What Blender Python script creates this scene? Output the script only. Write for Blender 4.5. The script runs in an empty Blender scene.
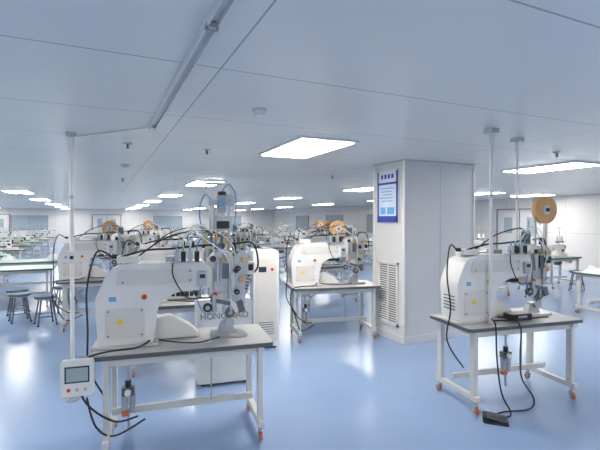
import bpy, bmesh, math, random
from mathutils import Vector, Matrix
random.seed(4)
SC=bpy.context.scene
H=2.52; CAMH=1.7; TH=math.radians(25); CS,SN=math.cos(TH),math.sin(TH)
def F(x,d):            # plan metres (right of viewpoint, ahead of viewpoint) -> room axes
    return (x*CS+d*SN, -x*SN+d*CS)

# ------------------------------------------------------------ materials
def mat(name,col,rough=.5,metal=0,emit=0,var=.03,bump=0,spec=.5,alpha=None):
    m=bpy.data.materials.new(name); m.use_nodes=True
    nt=m.node_tree; b=nt.nodes['Principled BSDF']
    b.inputs['Roughness'].default_value=rough; b.inputs['Metallic'].default_value=metal
    b.inputs['Specular IOR Level'].default_value=spec
    c=(col[0],col[1],col[2],1)
    tc=nt.nodes.new('ShaderNodeTexCoord'); n=nt.nodes.new('ShaderNodeTexNoise')
    n.inputs['Scale'].default_value=6; n.inputs['Detail'].default_value=3
    nt.links.new(tc.outputs['Object'],n.inputs['Vector'])
    r=nt.nodes.new('ShaderNodeValToRGB')
    r.color_ramp.elements[0].position=.3; r.color_ramp.elements[1].position=.7
    r.color_ramp.elements[0].color=(c[0]*(1-var),c[1]*(1-var),c[2]*(1-var),1)
    r.color_ramp.elements[1].color=(min(1,c[0]*(1+var)),min(1,c[1]*(1+var)),min(1,c[2]*(1+var)),1)
    nt.links.new(n.outputs['Fac'],r.inputs['Fac']); nt.links.new(r.outputs['Color'],b.inputs['Base Color'])
    if bump:
        bp=nt.nodes.new('ShaderNodeBump'); bp.inputs['Strength'].default_value=bump
        nt.links.new(n.outputs['Fac'],bp.inputs['Height']); nt.links.new(bp.outputs['Normal'],b.inputs['Normal'])
    if emit:
        b.inputs['Emission Color'].default_value=c; b.inputs['Emission Strength'].default_value=emit
    return m
def panel_mat(name,col,seam,rough,axis,w,h,spec=.5,mortar=.006):
    m=mat(name,col,rough,spec=spec,var=.01); nt=m.node_tree; b=nt.nodes['Principled BSDF']
    tc=nt.nodes.new('ShaderNodeTexCoord'); sp=nt.nodes.new('ShaderNodeSeparateXYZ'); cb=nt.nodes.new('ShaderNodeCombineXYZ')
    nt.links.new(tc.outputs['Object'],sp.inputs[0])
    nt.links.new(sp.outputs[axis[0]],cb.inputs[0]); nt.links.new(sp.outputs[axis[1]],cb.inputs[1])
    br=nt.nodes.new('ShaderNodeTexBrick'); br.offset=0
    br.inputs['Scale'].default_value=1; br.inputs['Brick Width'].default_value=w; br.inputs['Row Height'].default_value=h
    br.inputs['Mortar Size'].default_value=mortar; br.inputs['Mortar Smooth'].default_value=.2
    br.inputs['Color1'].default_value=(*col,1); br.inputs['Color2'].default_value=(col[0]*.97,col[1]*.97,col[2]*.975,1)
    br.inputs['Mortar'].default_value=(*seam,1)
    nt.links.new(cb.outputs[0],br.inputs['Vector']); nt.links.new(br.outputs['Color'],b.inputs['Base Color'])
    return m
M={}
M['white']=mat('white_powder_coat',(.76,.75,.73),.35)
M['cream']=mat('cream_coat',(.68,.65,.61),.4)
M['frame']=mat('frame_white',(.62,.62,.61),.35)
M['top']=mat('laminate_top',(.50,.50,.50),.3)
M['edge']=mat('edge_band',(.10,.105,.11),.45)
M['steel']=mat('steel',(.50,.51,.53),.3,.9)
M['dsteel']=mat('dark_steel',(.16,.17,.18),.35,.8)
M['black']=mat('black_plastic',(.018,.018,.02),.45)
M['rubber']=mat('cable_rubber',(.02,.02,.022),.6)
M['blue']=mat('blue_hose',(.10,.25,.48),.35)
M['lblue']=mat('light_blue_plastic',(.18,.42,.62),.35)
M['tape']=mat('tape_reel',(.66,.36,.14),.5)
M['brass']=mat('brass',(.70,.48,.2),.3,.8)
M['red']=mat('red_plastic',(.65,.05,.03),.4)
M['orange']=mat('castor_orange',(.58,.16,.06),.5)
M['yellow']=mat('yellow_label',(.85,.62,.04),.5)
M['screen']=mat('screen_glass',(.35,.42,.46),.15)
M['dscreen']=mat('dark_glass',(.03,.04,.05),.12)
M['green']=mat('green_worktop',(.32,.58,.48),.4)
M['fabric']=mat('white_garment',(.82,.84,.87),.9,bump=.4)
M['thread']=mat('thread_white',(.8,.8,.78),.8)
M['seat']=mat('stool_seat',(.10,.16,.24),.5)
M['galv']=mat('galvanised',(.48,.50,.53),.35,.6)
M['pblue']=mat('poster_blue',(.02,.06,.42),.35)
M['pwhite']=mat('poster_white',(.70,.76,.9),.35)
M['pcy']=mat('poster_cyan',(.15,.45,.8),.35)
M['lamp']=mat('led_panel',(1,.955,.875),.5,emit=29,var=0)
M['trim']=mat('aluminium_trim',(.74,.74,.74),.35,.2)
M['wframe']=mat('window_frame_grey',(.30,.31,.33),.4)
M['column']=mat('column_panel',(.70,.69,.68),.3,var=.01)
M['glass']=mat('window_glass',(.36,.43,.48),.08)
M['ceil']=panel_mat('ceiling_panels',(.85,.815,.765),(.45,.44,.42),.24,(0,1),3.5,1.17)
M['wallx']=panel_mat('wall_panels_x',(.76,.735,.715),(.45,.44,.44),.35,(0,2),1.17,5)
M['wally']=panel_mat('wall_panels_y',(.76,.735,.715),(.45,.44,.44),.35,(1,2),1.17,5)
M['floor']=mat('blue_epoxy_floor',(.265,.375,.58),.23,var=.05,spec=.42)
nn=[n for n in M['floor'].node_tree.nodes if n.type=='TEX_NOISE'][0]; nn.inputs['Scale'].default_value=.8

# ------------------------------------------------------------ builder
class B:
    def __init__(s): s.bm=bmesh.new(); s.m=[]
    def mi(s,k):
        if k not in s.m: s.m.append(k)
        return s.m.index(k)
    def _set(s,vs,k):
        i=s.mi(k)
        for f in {f for v in vs for f in v.link_faces}: f.material_index=i
    def box(s,c,d,k,rot=(0,0,0)):
        from mathutils import Euler
        mx=Matrix.Translation(c)@Euler(rot).to_matrix().to_4x4()@Matrix.Diagonal((*d,1))
        s._set(bmesh.ops.create_cube(s.bm,size=1,matrix=mx)['verts'],k)
    def cyl(s,a,b,r,k,r2=None,seg=16):
        a=Vector(a); b=Vector(b); d=b-a
        mx=Matrix.Translation((a+b)/2)@d.to_track_quat('Z','Y').to_matrix().to_4x4()
        s._set(bmesh.ops.create_cone(s.bm,cap_ends=True,segments=seg,radius1=r,radius2=r if r2 is None else r2,depth=d.length,matrix=mx)['verts'],k)
    def ball(s,c,r,k,sc=(1,1,1)):
        s._set(bmesh.ops.create_uvsphere(s.bm,u_segments=14,v_segments=9,radius=r,matrix=Matrix.Translation(c)@Matrix.Diagonal((*sc,1)))['verts'],k)
    def prism(s,pts,y0,y1,k,axis='y'):
        def mk(p,t): 
            return {'y':(p[0],t,p[1]),'z':(p[0],p[1],t),'x':(t,p[0],p[1])}[axis]
        a=[s.bm.verts.new(mk(p,y0)) for p in pts]; b=[s.bm.verts.new(mk(p,y1)) for p in pts]
        n=len(pts); i=s.mi(k); fs=[s.bm.faces.new(a),s.bm.faces.new(b[::-1])]
        for j in range(n): fs.append(s.bm.faces.new((a[j],b[j],b[(j+1)%n],a[(j+1)%n])))
        for f in fs: f.material_index=i
    def tube(s,pts,r,k,seg=8,sub=6):
        P=[Vector(p) for p in pts]; out=[]
        for i in range(len(P)-1):
            p0=P[max(i-1,0)];p1=P[i];p2=P[i+1];p3=P[min(i+2,len(P)-1)]
            for t in range(sub):
                t/=sub
                out.append(.5*((2*p1)+(p2-p0)*t+(2*p0-5*p1+4*p2-p3)*t*t+(3*p1-p0-3*p2+p3)*t**3))
        out.append(P[-1]); i=s.mi(k); prev=None; up=None; first=None
        for j,p in enumerate(out):
            d=(out[min(j+1,len(out)-1)]-out[max(j-1,0)]).normalized()
            if up is None: up=d.orthogonal().normalized()
            up=(up-d*up.dot(d)).normalized(); sd=d.cross(up)
            ring=[s.bm.verts.new(p+up*math.cos(a)*r+sd*math.sin(a)*r) for a in [2*math.pi*q/seg for q in range(seg)]]
            if prev:
                for q in range(seg):
                    s.bm.faces.new((prev[q],prev[(q+1)%seg],ring[(q+1)%seg],ring[q])).material_index=i
            else: first=ring
            prev=ring
        s.bm.faces.new(first[::-1]).material_index=i; s.bm.faces.new(prev).material_index=i
    def mesh(s,name):
        bmesh.ops.recalc_face_normals(s.bm,faces=s.bm.faces[:])
        me=bpy.data.meshes.new(name); s.bm.to_mesh(me); s.bm.free()
        for k in s.m: me.materials.append(M[k])
        for p in me.polygons: p.use_smooth=True
        me.set_sharp_from_angle(angle=math.radians(38))
        return me
def obj(name,me,loc=(0,0,0),rz=0,parent=None,bevel=0):
    o=bpy.data.objects.new(name,me); SC.collection.objects.link(o)
    o.location=loc; o.rotation_euler=(0,0,rz)
    if parent: o.parent=parent
    if bevel:
        b=o.modifiers.new('bevel','BEVEL'); b.width=bevel; b.segments=2; b.limit_method='ANGLE'; b.angle_limit=math.radians(50)
    return o
def empty(name,loc,rz=0):
    e=bpy.data.objects.new(name,None); SC.collection.objects.link(e); e.location=loc; e.rotation_euler=(0,0,rz); e.empty_display_size=.1
    return e
def group(name,parts,loc,rz=0):
    e=empty(name,loc,rz)
    for pn,me,bv in parts: obj(pn,me,parent=e,bevel=bv)
    return e
def rprof(x0,z0,x1,z1,r,n=4):
    pts=[]
    for cx,cz,a in ((x1-r,z1-r,0),(x0+r,z1-r,90),(x0+r,z0+r,180),(x1-r,z0+r,270)):
        for i in range(n+1):
            t=math.radians(a+90*i/n); pts.append((cx+r*math.cos(t),cz+r*math.sin(t)))
    return pts
def fillet(pts,r,n=4):
    out=[];N=len(pts)
    for i in range(N):
        p=Vector(pts[i]);a=Vector(pts[i-1]);b=Vector(pts[(i+1)%N])
        rr=min(r,(a-p).length*.45,(b-p).length*.45)
        s=p+(a-p).normalized()*rr; e=p+(b-p).normalized()*rr
        for j in range(n+1):
            t=j/n; q=(1-t)**2*s+2*t*(1-t)*p+t*t*e; out.append((q.x,q.y))
    return out

# ------------------------------------------------------------ room shell
U0,U1,V0,V1=-13,14.2,-8,36
def shell(name,c,d,k):
    b=B(); b.box((0,0,0),d,k); return obj(name,b.mesh(name),c)
cu,cv=(U0+U1)/2,(V0+V1)/2; LU,LV=U1-U0,V1-V0
shell('floor',(cu,cv,-.05),(LU+.4,LV+.4,.1),'floor')
shell('ceiling',(cu,cv,H+.05),(LU+.4,LV+.4,.1),'ceil')
shell('wall_back',(cu,V1+.1,H/2),(LU+.4,.2,H),'wallx')
shell('wall_front',(cu,V0-.1,H/2),(LU+.4,.2,H),'wallx')
shell('wall_left',(U0-.1,cv,H/2),(.2,LV,H),'wally')
shell('wall_right',(U1+.1,cv,H/2),(.2,LV,H),'wally')
for nm,c,d in (('back',(cu,V1-.015,.06),(LU,.03,.12)),('left',(U0+.015,cv,.06),(.03,LV,.12)),('right',(U1-.015,cv,.06),(.03,LV,.12)),('front',(cu,V0+.015,.06),(LU,.03,.12))):
    shell('baseboard_'+nm,c,d,'trim')
# windows / doors in right and back wall
wi=1
def window(c,w,h,along):
    global wi
    b=B(); t=.05
    def bx(a,z,dw,dh,dd,k):
        if along=='y': b.box((0,a,z),(dd,dw,dh),k)
        else: b.box((a,0,z),(dw,dd,dh),k)
    bx(0,0,w,h,.02,'glass')
    bx(0,h/2,w+t,t,.05,'wframe'); bx(0,-h/2,w+t,t,.05,'wframe'); bx(-w/2,0,t,h,.05,'wframe'); bx(w/2,0,t,h,.05,'wframe'); bx(0,0,.04,h,.04,'wframe')
    obj('window_%d'%wi,b.mesh('window'),c); wi+=1
for v in (6.5,15.5,20,25,30): window((U1-.03,v,1.5),2.2,1.0,'y')
for u in (-9,-4.5,5,10): window((u,V1-.03,1.5),2.2,1.0,'x')
def door(n,c,along):
    b=B()
    def bx(a,z,dw,dh,dd,k):
        if along=='y': b.box((0,a,z),(dd,dw,dh),k)
        else: b.box((a,0,z),(dw,dd,dh),k)
    for sx in (-.48,.48):
        bx(sx,1.03,.92,2.04,.04,'column'); bx(sx,1.5,.35,.6,.05,'glass'); 
    bx(0,1.05,.02,2.0,.05,'edge')
    bx(-.99,1.06,.06,2.12,.06,'wframe'); bx(.99,1.06,.06,2.12,.06,'wframe'); bx(0,2.1,2.0,.06,.06,'wframe')
    for sx in (-.07,.07): bx(sx,1.0,.025,.25,.09,'steel')
    obj('door_%d'%n,b.mesh('door'),c)
door(1,(U1-.085,11.0,0),'y'); door(2,(0.5,V1-.085,0),'x'); door(3,(-6.7,V1-.085,0),'x')

# ------------------------------------------------------------ ceiling lights
b=B(); b.box((0,0,-.012),(.66,1.26,.024),'trim'); lf=b.mesh('light_frame')
b=B(); b.box((0,0,-.027),(.58,1.18,.006),'lamp'); le=b.mesh('light_diffuser')
pos=[(u,v) for u in (-10.5,-6.3,-2.1,2.1,6.3,10.5) for v in (-5.8,-.7,4.4,9.5,14.6,19.7,24.8,29.9,34.2)]+[(12.9,9.6)]
for u,v in pos:
    e=empty('ceiling_light',(u,v,H)); obj('frame',lf,parent=e); obj('diffuser',le,parent=e)
# ceiling power rail
b=B()
b.box((-.022,0,-.02),(.008,7,.04),'white'); b.box((.022,0,-.02),(.008,7,.04),'white'); b.box((0,0,-.008),(.044,7,.014),'frame')
for i in range(4): b.box((0,-2.9+i*2.1,-.03),(.055,.04,.02),'galv')
b.tube([(0,3.5,-.012),(-.2,3.75,-.012),(-.4,4.0,-.012),(-.60,4.22,-.012)],.008,'white')
obj('ceiling_power_rail',b.mesh('rail'),(.42,0.45,H))
# sprinklers / detectors
b=B(); b.cyl((0,0,0),(0,0,-.012),.04,'steel'); b.cyl((0,0,-.012),(0,0,-.06),.012,'dsteel'); b.cyl((0,0,-.06),(0,0,-.065),.022,'steel',seg=12); b.ball((0,0,-.04),.009,'red')
spk=b.mesh('sprinkler')
for p in (F(-1.84,4.6),F(-1.08,5.0),F(.6,8),F(3.1,5.2),F(-3.5,8.5)): obj('fire_sprinkler',spk,(*p,H))
b=B(); b.cyl((0,0,0),(0,0,-.02),.055,'white',seg=24); b.cyl((0,0,-.02),(0,0,-.045),.045,'white',.03,seg=24)
sm=b.mesh('smoke')
for p in (F(-.3,3.2),F(2.3,7.8),F(-2.6,6.4)): obj('smoke_detector',sm,(*p,H))

# ------------------------------------------------------------ column
cx0,cy0=F(1.415,5.85); cw,cd=1.28,.70
b=B()
b.box((cw/2,cd/2,H/2),(cw,cd,H),'column')
for x,y in ((0,0),(cw,0),(0,cd),(cw,cd)): b.cyl((x,y,0.0),(x,y,H),.022,'white')
b.box((cw/2,-.001,H/2),(.008,.004,H),'galv')
b.box((cw/2,cd/2,.05),(cw+.03,cd+.03,.10),'trim'); b.box((cw/2,cd/2,H-.03),(cw+.03,cd+.03,.05),'trim')
col=b.mesh('col')
e=empty('square_column',(cx0,cy0,0)); obj('panels',col,parent=e,bevel=.003)
# return air grille on left face
b=B(); gw,gh=.44,.86
for s_ in (-1,1):
    b.box((-.014,s_*gw/2,0),(.026,.035,gh+.035),'white'); b.box((-.014,0,s_*gh/2),(.026,gw+.035,.035),'white')
b.box((-.003,0,0),(.004,gw,gh),'edge')
for i in range(26): b.box((-.012,0,-gh/2+.03+i*(gh-.05)/25),(.018,gw,.014),'white',rot=(0,.6,0))
b.box((-.014,0,0),(.02,.015,gh),'white')
obj('return_air_grille',b.mesh('grille'),(cx0-.002,cy0+.34,.66),bevel=0)
# poster
b=B(); pw,ph=.50,.76
b.box((-.012,0,0),(.018,pw,ph),'trim'); b.box((-.022,0,0),(.004,pw-.03,ph-.03),'pwhite')
b.box((-.0255,0,ph*.38),(.003,pw-.03,ph*.2),'pwhite'); b.box((-.0255,0,-ph*.42),(.003,pw-.03,ph*.12),'pblue')
b.box((-.0255,-pw*.44,0),(.003,pw*.07,ph-.03),'pblue'); b.box((-.0255,pw*.44,0),(.003,pw*.07,ph-.03),'pblue')
b.box((-.0255,0,ph*.25),(.003,pw-.03,ph*.04),'pblue')
for i in range(5): b.box((-.0265,.02*(i%2),.12-.045*i),(.002,pw*.6-.05*(i%3),.014),'pcy')
for i in range(4): b.box((-.028,-.12+.08*i,ph*.38),(.002,.05,.06),'pblue')
b.box((-.0265,-.08,-.2),(.002,.16,.1),'pcy'); b.box((-.0265,.1,-.2),(.002,.12,.1),'pcy')
obj('wall_poster',b.mesh('poster'),(cx0-.002,cy0+.34,H-.49))

# ------------------------------------------------------------ machine table
def table_mesh(w=1.3,d=.62,topk='top'):
    b=B(); t=.76
    b.prism(rprof(-w/2,-d/2,w/2,d/2,.04),t-.034,t-.004,'edge','z')
    b.prism(rprof(-w/2+.003,-d/2+.003,w/2-.003,d/2-.003,.04),t-.005,t,topk,'z')
    x=w/2-.1; y=d/2-.07
    for sx in (-1,1):
        for sy in (-1,1):
            b.box((sx*x,sy*y,.42),(.04,.06,.62),'frame')
            b.cyl((sx*x,sy*(y+.02),.075),(sx*x,sy*(y+.02),.11),.012,'steel')
            b.box((sx*x,sy*(y+.02),.068),(.028,.05,.012),'steel')
            for q in (-.02,.02): b.box((sx*x+q*.8,sy*(y+.02),.045),(.004,.03,.05),'steel')
            b.cyl((sx*x-.011,sy*(y+.035),.028),(sx*x+.011,sy*(y+.035),.028),.028,'orange',seg=20)
        b.box((sx*x,0,.13),(.045,2*y+.13,.045),'frame'); b.box((sx*x,0,.705),(.045,2*y+.1,.04),'frame')
    b.box((0,.06,.22),(2*x,.035,.05),'frame')
    b.box((0,y,.69),(2*x,.03,.05),'frame'); b.box((0,-y,.69),(2*x,.03,.05),'frame')
    return b.mesh('table')
TBL=table_mesh()

# ------------------------------------------------------------ seam sealing machine
def machine_body(stretch=0,label=True):
    b=B(); L=-.62
    prof=[(L,.765),(L-.02,1.12),(L+.07,1.33),(L+.2,1.375),(.12,1.375),(.2,1.33),(.2,1.17),(-.08,1.15),(-.2,1.07),(-.24,.765)]
    b.prism(fillet(prof,.05),-.13,.13,'white')
    b.prism(fillet([(L+.05,.83),(L+.05,1.05),(-.3,1.05),(-.3,.83)],.02),-.136,-.128,'cream')
    b.prism(fillet([(L+.12,1.22),(L+.14,1.33),(.05,1.33),(.05,1.22)],.02),-.136,-.128,'cream')
    for x,z in ((L+.07,.85),(L+.07,1.03),(-.32,.85),(-.32,1.03),(L+.17,1.24),(.03,1.24),(.03,1.31)):
        b.cyl((x,-.139,z),(x,-.134,z),.007,'dsteel',seg=10)
    b.box((-.43,0,.772),(.46,.32,.018),'frame')
    if label:
        b.prism([(-.5,.935),(-.44,.935),(-.47,.985)],-.1385,-.136,'yellow')
        b.box((L+.1,-.131,1.12),(.05,.003,.035),'lblue')
    b.cyl((-.3,-.13,1.13),(-.3,-.145,1.13),.022,'yellow'); b.cyl((-.3,-.145,1.13),(-.3,-.165,1.13),.017,'red')
    for i in range(5): b.box((L-.012,0,.88+i*.03),(.01,.16,.01),'dsteel')
    b.box((-.42,.02,1.40),(.16,.14,.05),'white'); b.cyl((-.5,.02,1.42),(-.54,.02,1.42),.018,'black')
    b.box((-.1,.03,1.395),(.1,.1,.04),'galv')
    b.prism(fillet([(-.26,.77),(-.24,.93),(-.12,.95),(.04,.86),(.12,.77)],.03),.0,.11,'white')
    for i in range(9): b.box((-.2+.035*i,-.05,1.128-.001*i),(.026,.05,.03),'black')
    b.cyl((-.02,.04,1.1),(-.02,.04,1.16),.03,'dsteel',seg=20); b.cyl((.1,.0,1.08),(.1,.0,1.18),.024,'steel',seg=20)
    return b.mesh('body')
def machine_head():
    b=B()
    b.prism(fillet([(.18,1.08),(.17,1.38),(.25,1.46),(.36,1.44),(.38,1.2),(.33,1.05)],.02),-.1,.1,'white')
    b.box((.28,-.115,1.25),(.13,.02,.24),'steel')
    b.box((.30,-.135,1.30),(.05,.03,.12),'dsteel'); b.cyl((.24,-.14,1.22),(.24,-.14,1.4),.018,'steel')
    b.cyl((.33,-.14,1.08),(.33,-.14,1.24),.014,'steel')
    b.cyl((.27,.02,1.45),(.27,.02,1.58),.042,'dsteel',seg=24); b.cyl((.27,.02,1.58),(.27,.02,1.595),.036,'steel',seg=24)
    b.box((.27,.02,1.455),(.1,.1,.02),'steel')
    b.box((.31,-.05,1.03),(.035,.04,.14),'steel',rot=(0,.15,0)); b.box((.35,-.05,.98),(.02,.07,.07),'steel')
    b.cyl((.34,-.075,.955),(.34,-.035,.955),.04,'dsteel',seg=28); b.cyl((.34,-.09,.955),(.34,-.02,.955),.012,'steel')
    b.cyl((.34,-.07,.875),(.34,-.04,.875),.04,'steel',seg=28)
    b.prism(fillet([(.24,.765),(.27,.86),(.30,.885),(.37,.885),(.38,.82),(.41,.765)],.015),-.035,.03,'galv')
    b.prism(fillet([(.2,.763),(.2,.785),(.48,.785),(.48,.763)],.008),-.1,.1,'steel')
    b.prism(fillet([(.36,1.05),(.36,1.38),(.44,1.46),(.5,1.42),(.46,1.1),(.4,1.02)],.02),-.045,-.033,'steel')
    for x,z,r in ((.40,1.12,.022),(.44,1.22,.028),(.41,1.31,.02),(.46,1.38,.024)):
        b.cyl((x,-.08,z),(x,-.045,z),r,'brass' if r>.023 else 'black',seg=20); b.cyl((x,-.088,z),(x,-.08,z),.006,'steel')
    b.cyl((.47,.05,1.12),(.44,.02,.99),.028,'steel'); b.cyl((.5,.07,1.22),(.47,.05,1.12),.036,'dsteel')
    b.tube([(.44,.02,.99),(.43,0,.95),(.4,-.03,.925),(.375,-.05,.92)],.009,'brass')
    for i in range(5):
        p=Vector((.5,.07,1.22)).lerp(Vector((.47,.05,1.12)),i/4); q=p+Vector((-.003,-.002,-.01)); b.cyl(p,q,.044,'galv')
    b.box((.52,.04,1.30),(.06,.12,.1),'white'); b.box((.52,-.025,1.31),(.04,.012,.05),'black')
    for i in range(4):
        b.box((.08-.05*i,-.15,1.42),(.034,.05,.08),'galv' if i%2 else 'black'); b.cyl((.08-.05*i,-.15,1.46),(.08-.05*i,-.15,1.49),.008,'lblue')
    b.box((0,-.14,1.385),(.24,.07,.015),'steel')
    b.cyl((.2,-.14,1.40),(.2,-.17,1.40),.03,'white',seg=24); b.cyl((.2,-.17,1.40),(.2,-.173,1.40),.025,'dscreen',seg=24)
    b.cyl((.38,-.16,1.3),(.38,-.11,1.3),.017,'black'); b.cyl((.38,-.05,1.46),(.38,-.05,1.52),.016,'black'); b.ball((.22,-.13,1.12),.018,'red')
    b.cyl((.21,-.13,.98),(.21,-.13,1.12),.02,'steel'); b.cyl((.21,-.13,.93),(.21,-.13,.98),.008,'steel')
    b.box((.26,-.13,1.06),(.16,.02,.03),'dsteel',rot=(0,.25,0)); b.cyl((.16,-.15,1.02),(.16,-.12,1.02),.035,'black',seg=24); b.cyl((.16,-.155,1.02),(.16,-.15,1.02),.018,'steel')
    b.box((.43,-.06,1.0),(.05,.03,.09),'dsteel',rot=(0,-.3,0)); b.box((.12,-.15,1.25),(.06,.03,.11),'galv'); b.box((.12,-.168,1.27),(.04,.004,.03),'black')
    b.cyl((.3,-.15,1.40),(.3,-.12,1.40),.028,'brass',seg=24)
    return b.mesh('head')
def reel_unit(x=.46,z=1.80,r=.135,y=-.02):
    b=B()
    b.cyl((x-.06,y+.05,1.37),(x-.06,y+.05,z),.009,'steel'); b.box((x-.03,y+.05,z),(.09,.015,.03),'steel')
    b.cyl((x-.14,y+.06,1.37),(x-.14,y+.06,z-.1),.007,'steel')
    b.cyl((x,y+.05,z),(x,y-.05,z),.012,'steel')
    n=40
    def ann(r0,r1,y0,y1,k):
        i=b.mi(k); R=[]
        for rr,yy in ((r0,y0),(r1,y0),(r1,y1),(r0,y1)):
            R.append([b.bm.verts.new((x+rr*math.cos(2*math.pi*j/n),yy,z+rr*math.sin(2*math.pi*j/n))) for j in range(n)])
        for q in range(4):
            for j in range(n):
                b.bm.faces.new((R[q][j],R[q][(j+1)%n],R[(q+1)%4][(j+1)%n],R[(q+1)%4][j])).material_index=i
    ann(.045,r,y-.022,y+.022,'tape'); ann(.03,.047,y-.03,y+.03,'cream'); ann(r*.985,r*1.02,y+.024,y+.03,'white')
    b.cyl((x,y-.036,z),(x,y+.036,z),.031,'white',seg=24); b.cyl((x,y-.05,z),(x,y-.036,z),.02,'black')
    for a in (0,120,240):
        t=math.radians(a+20); b.box((x+.075*math.cos(t),y+.034,z+.075*math.sin(t)),(.15,.006,.012),'steel',rot=(0,-t,0))
    b.tube([(x-r+.01,y,z),(x-.12,y-.01,z-.18),(x-.04,y-.04,1.45),(x,y-.05,1.38)] if z>1.7 else [(x+r-.01,y,z),(x+.18,y-.02,z-.1),(x+.3,y-.05,1.42)],.004,'tape')
    return b.mesh('tape_reel')
def tower_unit(x=.26,top=2.0):
    b=B()
    b.cyl((x,.06,1.40),(x,.06,top),.012,'steel'); b.cyl((x+.09,.06,1.40),(x+.09,.06,top-.12),.01,'steel')
    b.box((x+.04,.04,1.66),(.16,.03,.1),'white'); b.box((x+.04,.02,1.66),(.1,.02,.06),'dscreen')
    b.cyl((x+.03,.0,1.76),(x+.03,.0,1.90),.03,'screen',seg=20); b.cyl((x+.03,.0,1.82),(x+.03,.0,1.86),.031,'lblue',seg=20); b.cyl((x+.03,.0,1.90),(x+.03,.0,1.93),.034,'black',seg=20); b.cyl((x+.03,.0,1.72),(x+.03,.0,1.76),.02,'steel')
    b.cyl((x-.05,.02,1.62),(x-.05,.02,1.82),.022,'steel',seg=20); b.box((x-.05,.02,1.84),(.06,.06,.05),'galv')
    b.box((x-.03,.0,1.54),(.2,.1,.05),'steel')
    for i in range(5): b.cyl((x-.1+.04*i,-.05,1.5),(x-.1+.04*i,-.05,1.6),.011,'dsteel' if i%2 else 'brass')
    b.box((x-.02,.06,top),(.14,.02,.02),'steel'); b.cyl((x-.09,.06,top-.1),(x-.09,.06,top+.02),.006,'steel')
    b.cyl((x+.09,.02,1.86),(x+.09,.10,1.86),.05,'cream',seg=24); b.cyl((x+.09,.0,1.86),(x+.09,.12,1.86),.012,'steel')
    b.tube([(x+.03,0,1.93),(x+.08,-.03,1.99),(x+.14,-.02,1.88),(x+.12,0,1.6),(x+.05,.02,1.48)],.005,'blue')
    b.tube([(x-.05,.02,1.86),(x-.11,-.02,1.90),(x-.15,0,1.75),(x-.1,0,1.5)],.005,'blue')
    b.tube([(x-.05,-.02,1.6),(x-.18,-.06,1.66),(x-.3,-.04,1.5),(x-.3,0,1.39)],.007,'white')
    return b.mesh('pneumatic_tower')
def cables(kind=0):
    b=B()
    b.tube([(-.54,.02,1.42),(-.64,-.02,1.46),(-.70,-.06,1.2),(-.69,-.1,.9),(-.69,-.05,.6),(-.55,-.1,.35)],.007,'rubber')
    b.tube([(-.5,-.02,1.41),(-.3,-.08,1.47),(-.1,-.08,1.48),(.1,-.1,1.5),(.22,-.05,1.5)],.008,'rubber')
    b.tube([(-.35,0,1.42),(-.15,-.05,1.56),(.1,-.06,1.62),(.25,.02,1.59)],.006,'rubber')
    b.tube([(.08,-.15,1.49),(.12,-.18,1.56),(.24,-.18,1.5),(.3,-.15,1.38)],.005,'blue')
    b.tube([(-.02,-.15,1.49),(0,-.19,1.6),(.2,-.19,1.62),(.36,-.1,1.5),(.38,-.1,1.35)],.004,'white')
    b.tube([(.03,-.15,1.49),(.08,-.2,1.58),(.3,-.2,1.42),(.33,-.14,1.24)],.005,'white')
    b.tube([(.5,.07,1.22),(.6,.08,1.3),(.56,.08,1.5),(.4,.06,1.5)],.008,'rubber')
    b.tube([(-.07,-.15,1.46),(-.1,-.18,1.3),(0,-.17,1.12),(.12,-.15,1.1),(.2,-.13,1.1)],.005,'rubber')
    b.tube([(.12,-.16,1.2),(.08,-.18,1.1),(.14,-.16,.98),(.21,-.14,1.0)],.004,'blue')
    if kind==1:
        b.tube([(-.3,-.13,.82),(-.36,-.26,.80),(-.40,-.335,.76),(-.40,-.35,.5),(-.36,-.36,.2),(-.28,-.38,.03),(-.35,-.42,.012),(-.45,-.36,.012)],.007,'rubber')
        b.tube([(-.2,-.13,.80),(-.16,-.28,.80),(-.13,-.335,.74),(-.15,-.35,.5),(-.14,-.36,.3),(.0,-.34,.12),(.05,-.3,.012),(-.1,-.36,.012),(-.3,-.33,.012),(-.45,-.36,.012)],.007,'rubber')
        b.tube([(-.3,-.2,.79),(-.1,-.25,.785),(.1,-.2,.78),(.3,-.22,.785)],.007,'rubber')
        b.prism(rprof(-.09,.765,.13,.825,.01),-.2,-.08,'black'); b.box((.02,-.203,.8),(.1,.004,.02),'galv')
    else:
        b.tube([(-.25,-.1,.80),(-.35,-.25,.785),(-.55,-.3,.785),(-.67,-.33,.74),(-.68,-.35,.5),(-.5,-.3,.3),(-.35,-.15,.25)],.007,'rubber')
        b.tube([(-.2,-.1,.79),(-.05,-.2,.785),(.1,-.22,.78),(.25,-.15,.79)],.006,'rubber')
        b.tube([(-.66,-.34,.5),(-.6,-.36,.3),(-.5,-.2,.15),(-.3,-.1,.2)],.007,'rubber')
    return b.mesh('cables')
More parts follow.
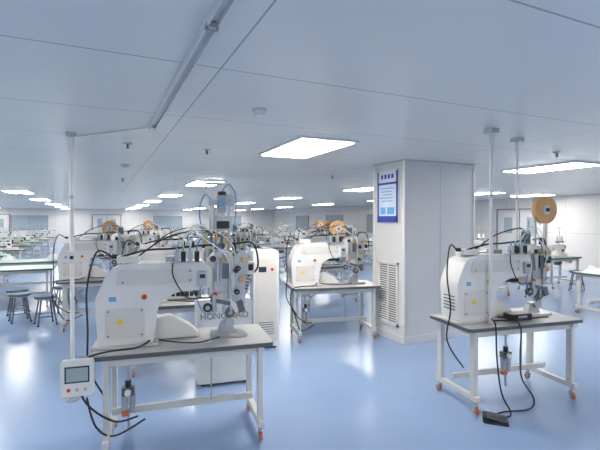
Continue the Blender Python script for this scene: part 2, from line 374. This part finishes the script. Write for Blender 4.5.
def under_unit(kind=0):
    b=B(); x=-.42 if kind==0 else -.06
    b.box((x,-.05,.66),(.1,.04,.12),'galv')
    b.cyl((x,-.08,.40),(x,-.08,.66),.012,'steel')
    b.box((x,-.08,.42),(.09,.06,.06),'dsteel'); b.cyl((x-.025,-.08,.28),(x-.025,-.08,.40),.026,'screen',seg=20); b.cyl((x+.03,-.08,.26),(x+.03,-.08,.40),.022,'steel',seg=20)
    b.cyl((x,-.08,.45),(x,-.08,.50),.022,'black'); b.cyl((x,-.14,.42),(x,-.11,.42),.022,'white'); b.box((x-.02,-.08,.25),(.05,.04,.03),'orange')
    b.cyl((x,-.08,.12),(x,-.08,.26),.01,'steel')
    b.cyl((.2,.0,.24),(.2,.0,.73),.007,'steel')
    b.box((.28,.1,.655),(.28,.2,.14),'white'); b.box((.28,-.003,.66),(.1,.006,.05),'black')
    b.box((-.02,.1,.67),(.16,.16,.1),'black')
    return b.mesh('air_regulator')
def pedal():
    b=B()
    b.box((0,0,.012),(.14,.19,.024),'black'); b.box((0,-.01,.04),(.11,.16,.018),'dsteel',rot=(.16,0,0)); b.box((0,.085,.03),(.12,.035,.045),'black')
    return b.mesh('pedal')
def touch():
    b=B()
    b.prism(rprof(-.1,-.11,.1,.13,.02),-.02,.02,'white'); b.box((0,-.022,.035),(.15,.004,.11),'dscreen'); b.box((0,-.0245,.035),(.13,.002,.09),'screen')
    for i in range(3): b.cyl((-.05+.05*i,-.02,-.065),(-.05+.05*i,-.028,-.065),.012,'red' if i==0 else 'galv')
    b.box((.03,.04,.1),(.04,.06,.03),'steel'); b.box((.08,.07,.11),(.16,.02,.03),'steel')
    return b.mesh('touch_panel')
BODY=machine_body(); HEAD=machine_head(); REEL=reel_unit(); REEL2=reel_unit(.10,1.57,.12,.02); TOWER=tower_unit(); CAB=[cables(0),cables(1)]; UND=[under_unit(0),under_unit(1)]; PED=pedal(); TOU=touch()
ROT=math.radians(-8)
def station(p,rz,reel=True,tower=False,kind=0,extras=True,rm=None):
    t=group('machine_table',[('frame_and_top',TBL,.003)],(p[0],p[1],0),rz)
    parts=[('body',BODY,.006),('sealing_head',HEAD,.002),('cables',CAB[kind],0)]
    if reel: parts.append(('tape_reel',rm or REEL2,0))
    if tower: parts.append(('pneumatic_tower',TOWER,.002))
    if extras: parts.append(('air_regulator',UND[kind],.002))
    e=group('seam_sealing_machine',parts,(p[0],p[1],0),rz)
    return e
pL=F(-.91,3.41); pR=F(1.99,4.17)
e=station(pL,ROT,reel=False,tower=True,kind=0)
o=obj('touch_panel',TOU,(-.71,-.36,.64),0,e,.003)
e=station(pR,ROT,reel=True,kind=1,rm=REEL)
o=obj('pedal',PED,(-.49,-.44,0),.9,e)
# second row
e=station(F(-1.35,5.05),ROT,reel=False,tower=False,kind=0)
def text_mesh(txt,size):
    c=bpy.data.curves.new('txt','FONT'); c.body=txt; c.size=size; c.extrude=.001; c.align_x='CENTER'
    o=bpy.data.objects.new('t',c); SC.collection.objects.link(o)
    dg=bpy.context.evaluated_depsgraph_get(); me=bpy.data.meshes.new_from_object(o.evaluated_get(dg)); bpy.data.objects.remove(o); 
    me.materials.clear(); me.materials.append(M['dsteel']); return me
b=B(); b.prism(rprof(-.26,.0,.3,.86,.03),-.16,.16,'white')
b.box((.02,-.163,.42),(.48,.006,.76),'white')
for sx in (-.2,.24):
    for sy in (-.11,.11): b.cyl((sx,sy,-.03),(sx,sy,0),.02,'black')
cab=b.mesh('cab'); 
pc=F(-.84,4.55); e=empty('control_cabinet',(pc[0],pc[1],.03),ROT); obj('housing',cab,parent=e,bevel=.004)
o=obj('lettering',text_mesh('HONG MAO',.088),(0.02,-.168,.66),0,e); o.rotation_euler=(math.pi/2,0,0)

# mid machine with tall left cabinet
pm=F(.47,6.3)
e=station(pm,math.radians(-12),reel=True,kind=0)
b=B(); b.prism(rprof(-.17,.03,.17,1.30,.03),-.2,.2,'white'); b.box((0,-.203,.65),(.28,.006,1.1),'cream')
for i in range(6): b.box((0,-.207,.2+i*.03),(.2,.004,.01),'dsteel')
b.cyl((.08,-.2,1.05),(.08,-.22,1.05),.02,'red'); b.box((-.05,-.208,1.05),(.1,.006,.07),'dscreen')
for sx in (-.12,.12):
    for sy in (-.15,.15): b.cyl((sx,sy,0),(sx,sy,.035),.02,'black')
cabt=b.mesh('cabt')
obj('power_cabinet',cabt,(*F(-.49,5.85),0),math.radians(-12),bevel=.004)

# ------------------------------------------------------------ industrial sewing machine
def sewing():
    b=B()
    b.prism(fillet([(-.24,.765),(-.24,.80),(.26,.80),(.26,.765)],.008),-.09,.09,'cream')
    b.prism(fillet([(.24,.80),(.25,1.03),(.2,1.07),(-.2,1.07),(-.24,1.03),(-.24,.91),(-.15,.91),(-.12,.97),(.1,.96),(.12,.80)],.025),-.055,.055,'white')
    b.cyl((.25,0,1.0),(.29,0,1.0),.06,'black',seg=28); b.cyl((.29,0,1.0),(.3,0,1.0),.03,'steel')
    b.cyl((-.2,0,.80),(-.2,0,.91),.006,'steel'); b.box((-.2,0,.808),(.03,.02,.006),'steel')
    b.cyl((-.2,-.06,.97),(-.2,-.075,.97),.022,'steel'); b.box((.18,-.06,.92),(.08,.01,.06),'black')
    b.box((.33,.05,.80),(.14,.16,.07),'white')
    b.cyl((.42,.2,.765),(.42,.2,1.5),.007,'steel'); b.cyl((.3,.2,1.5),(.54,.2,1.5),.005,'steel'); b.cyl((.3,.2,1.12),(.54,.2,1.12),.007,'steel')
    for x in (.32,.52): b.cyl((x,.2,1.13),(x,.2,1.27),.04,'thread',.018,seg=20); b.cyl((x,.2,1.10),(x,.2,1.13),.045,'black',seg=20)
    b.tube([(.32,.2,1.5),(.3,.1,1.2),(.1,0,1.09)],.002,'thread')
    b.cyl((.1,.08,.60),(.26,.08,.60),.07,'dsteel',seg=24); b.box((.18,.08,.69),(.08,.1,.06),'dsteel'); b.box((.4,-.05,.655),(.12,.14,.13),'white')
    return b.mesh('sewing')
SEW=sewing(); TBL2=table_mesh(1.2,.6,'green'); LONG=table_mesh(2.2,.9,'green'); TBLW=table_mesh(1.2,.6,'white')
def garment(seed,w=.32,d=.35,h=.16):
    rnd=random.Random(seed); b=B()
    n=14; g=[]
    for i in range(n+1):
        row=[]
        for j in range(n+1):
            x=i/n*2-1; y=j/n*2-1; r=max(abs(x),abs(y))
            z=h*(1-r**2.2)*(.6+.4*math.sin(3*x+seed)*math.cos(4*y+seed*2))+rnd.uniform(0,.02)*(r<.95)
            row.append(b.bm.verts.new((x*w/2*(1-.1*y*y+.05*math.sin(5*y+seed)),y*d/2*(1-.1*x*x),max(0,z))))
        g.append(row)
    i0=b.mi('fabric')
    for i in range(n):
        for j in range(n): b.bm.faces.new((g[i][j],g[i+1][j],g[i+1][j+1],g[i][j+1])).material_index=i0
    return b.mesh('garment')
GA=[garment(i) for i in range(3)]
def stool():
    b=B()
    b.cyl((0,0,.43),(0,0,.47),.16,'seat',seg=28); b.cyl((0,0,.415),(0,0,.43),.14,'galv',seg=28)
    for a in range(4):
        t=math.radians(45+90*a); c,s=math.cos(t),math.sin(t)
        b.cyl((c*.11,s*.11,.42),(c*.19,s*.19,.01),.012,'dsteel'); b.cyl((c*.19,s*.19,0),(c*.19,s*.19,.02),.016,'black')
    n=20
    b.tube([(.165*math.cos(2*math.pi*i/n),.165*math.sin(2*math.pi*i/n),.15) for i in range(n+1)],.008,'dsteel',sub=2)
    return b.mesh('stool')
ST=stool()
def sew_station(p,rz=0,tb=TBL2,g=None,s=True):
    group('sewing_table',[('frame_and_top',tb,0)],(p[0],p[1],0),rz)
    obj('sewing_machine',SEW,(p[0],p[1],0),rz,bevel=0)
    if g is not None:
        q=Matrix.Rotation(rz,3,'Z')@Vector((-.43,-.02,0)); obj('garment_pile',GA[g%3],(p[0]+q.x,p[1]+q.y,.761),rz)
    if s:
        q=Matrix.Rotation(rz,3,'Z')@Vector((-.15,-.62,0)); obj('stool',ST,(p[0]+q.x,p[1]+q.y,0),rz+.4)
for p,rl,tw in (((.05,7.7),True,False),((2.2,8.4),False,False),((4.3,7.9),True,False),((.9,10.2),True,False),((3.4,10.9),False,False),((5.3,10.3),True,False),((6.9,7.4),True,False)):
    station(p,0,reel=rl,tower=tw)
k=0
for v in (13.9,16.4,18.9,21.6,24.5,27.5):
    for u in (-6.6,-4.6,-2.8,-.4,1.4,3.8,5.6,8.0,9.8,11.6):
        sew_station((u,v),0,TBL2 if k%3 else TBLW,k if k%2 else None,s=(v<19)); k+=1
for p in ((.6,12.1),(2.3,12.4)): sew_station(p,0,TBLW,k,True); k+=1
for p in ((8.4,4.7),(10.2,4.8),(8.8,7.0),(10.6,7.2),(12.2,6.0),(8.4,9.6),(10.4,9.6)):
    sew_station(p,0,TBL2 if k%2 else TBLW,k,True); k+=1
# left group: green long tables + stools
for i,p in enumerate((F(-6.0,8.3),F(-6.3,10.0))):
    group('packing_table',[('frame_and_top',LONG,0)],(p[0],p[1],0),0)
    if i: obj('garment_pile',GA[i],(p[0]-.4,p[1],.761)); obj('garment_pile',GA[(i+1)%3],(p[0]+.5,p[1]+.1,.761),.5)
for p in (F(-4.7,7.2),F(-4.4,8.0),F(-5.0,7.6),F(-4.15,7.0)): obj('stool',ST,(*p,0),.3)

# ------------------------------------------------------------ service poles
def pole(p,z0,r=.014,flange=False):
    b=B(); b.box((0,0,H-.02),(.09,.09,.04),'galv'); b.cyl((0,0,z0),(0,0,H-.04),r,'white'); b.cyl((0,0,H-.14),(0,0,H-.04),r*1.5,'white')
    b.cyl((0,0,1.9),(0,0,1.93),r*1.35,'galv')
    if flange: b.cyl((0,0,0),(0,0,.015),.06,'galv'); b.cyl((0,0,.015),(0,0,.06),r*1.6,'galv'); b.box((0,-.03,1.35),(.07,.05,.11),'white'); b.box((0,-.057,1.35),(.03,.006,.03),'black')
    else: b.cyl((0,0,z0),(0,0,z0+.012),.035,'galv')
    return obj('power_pole',b.mesh('pole'),(p[0],p[1],0))
pole(F(-2.15,4.05),.015,.018,True)
def loc(p,x,y,rz): 
    q=Matrix.Rotation(rz,3,'Z')@Vector((x,y,0)); return (p[0]+q.x,p[1]+q.y)
pole(loc(pR,-.34,-.2,ROT),.761,.016); pole(loc(pR,.22,.085,ROT),1.43,.012)

# ------------------------------------------------------------ camera, world
cam=bpy.data.cameras.new('camera'); cam.lens=430/600*36; cam.sensor_width=36; cam.clip_end=200
co=bpy.data.objects.new('camera',cam); SC.collection.objects.link(co)
co.location=(0,0,CAMH); co.rotation_euler=(math.radians(90-.67),0,-TH); SC.camera=co
w=bpy.data.worlds.new('world'); SC.world=w; w.use_nodes=True
w.node_tree.nodes['Background'].inputs[0].default_value=(.8,.87,1,1); w.node_tree.nodes['Background'].inputs[1].default_value=.6
SC.view_settings.view_transform='Standard'
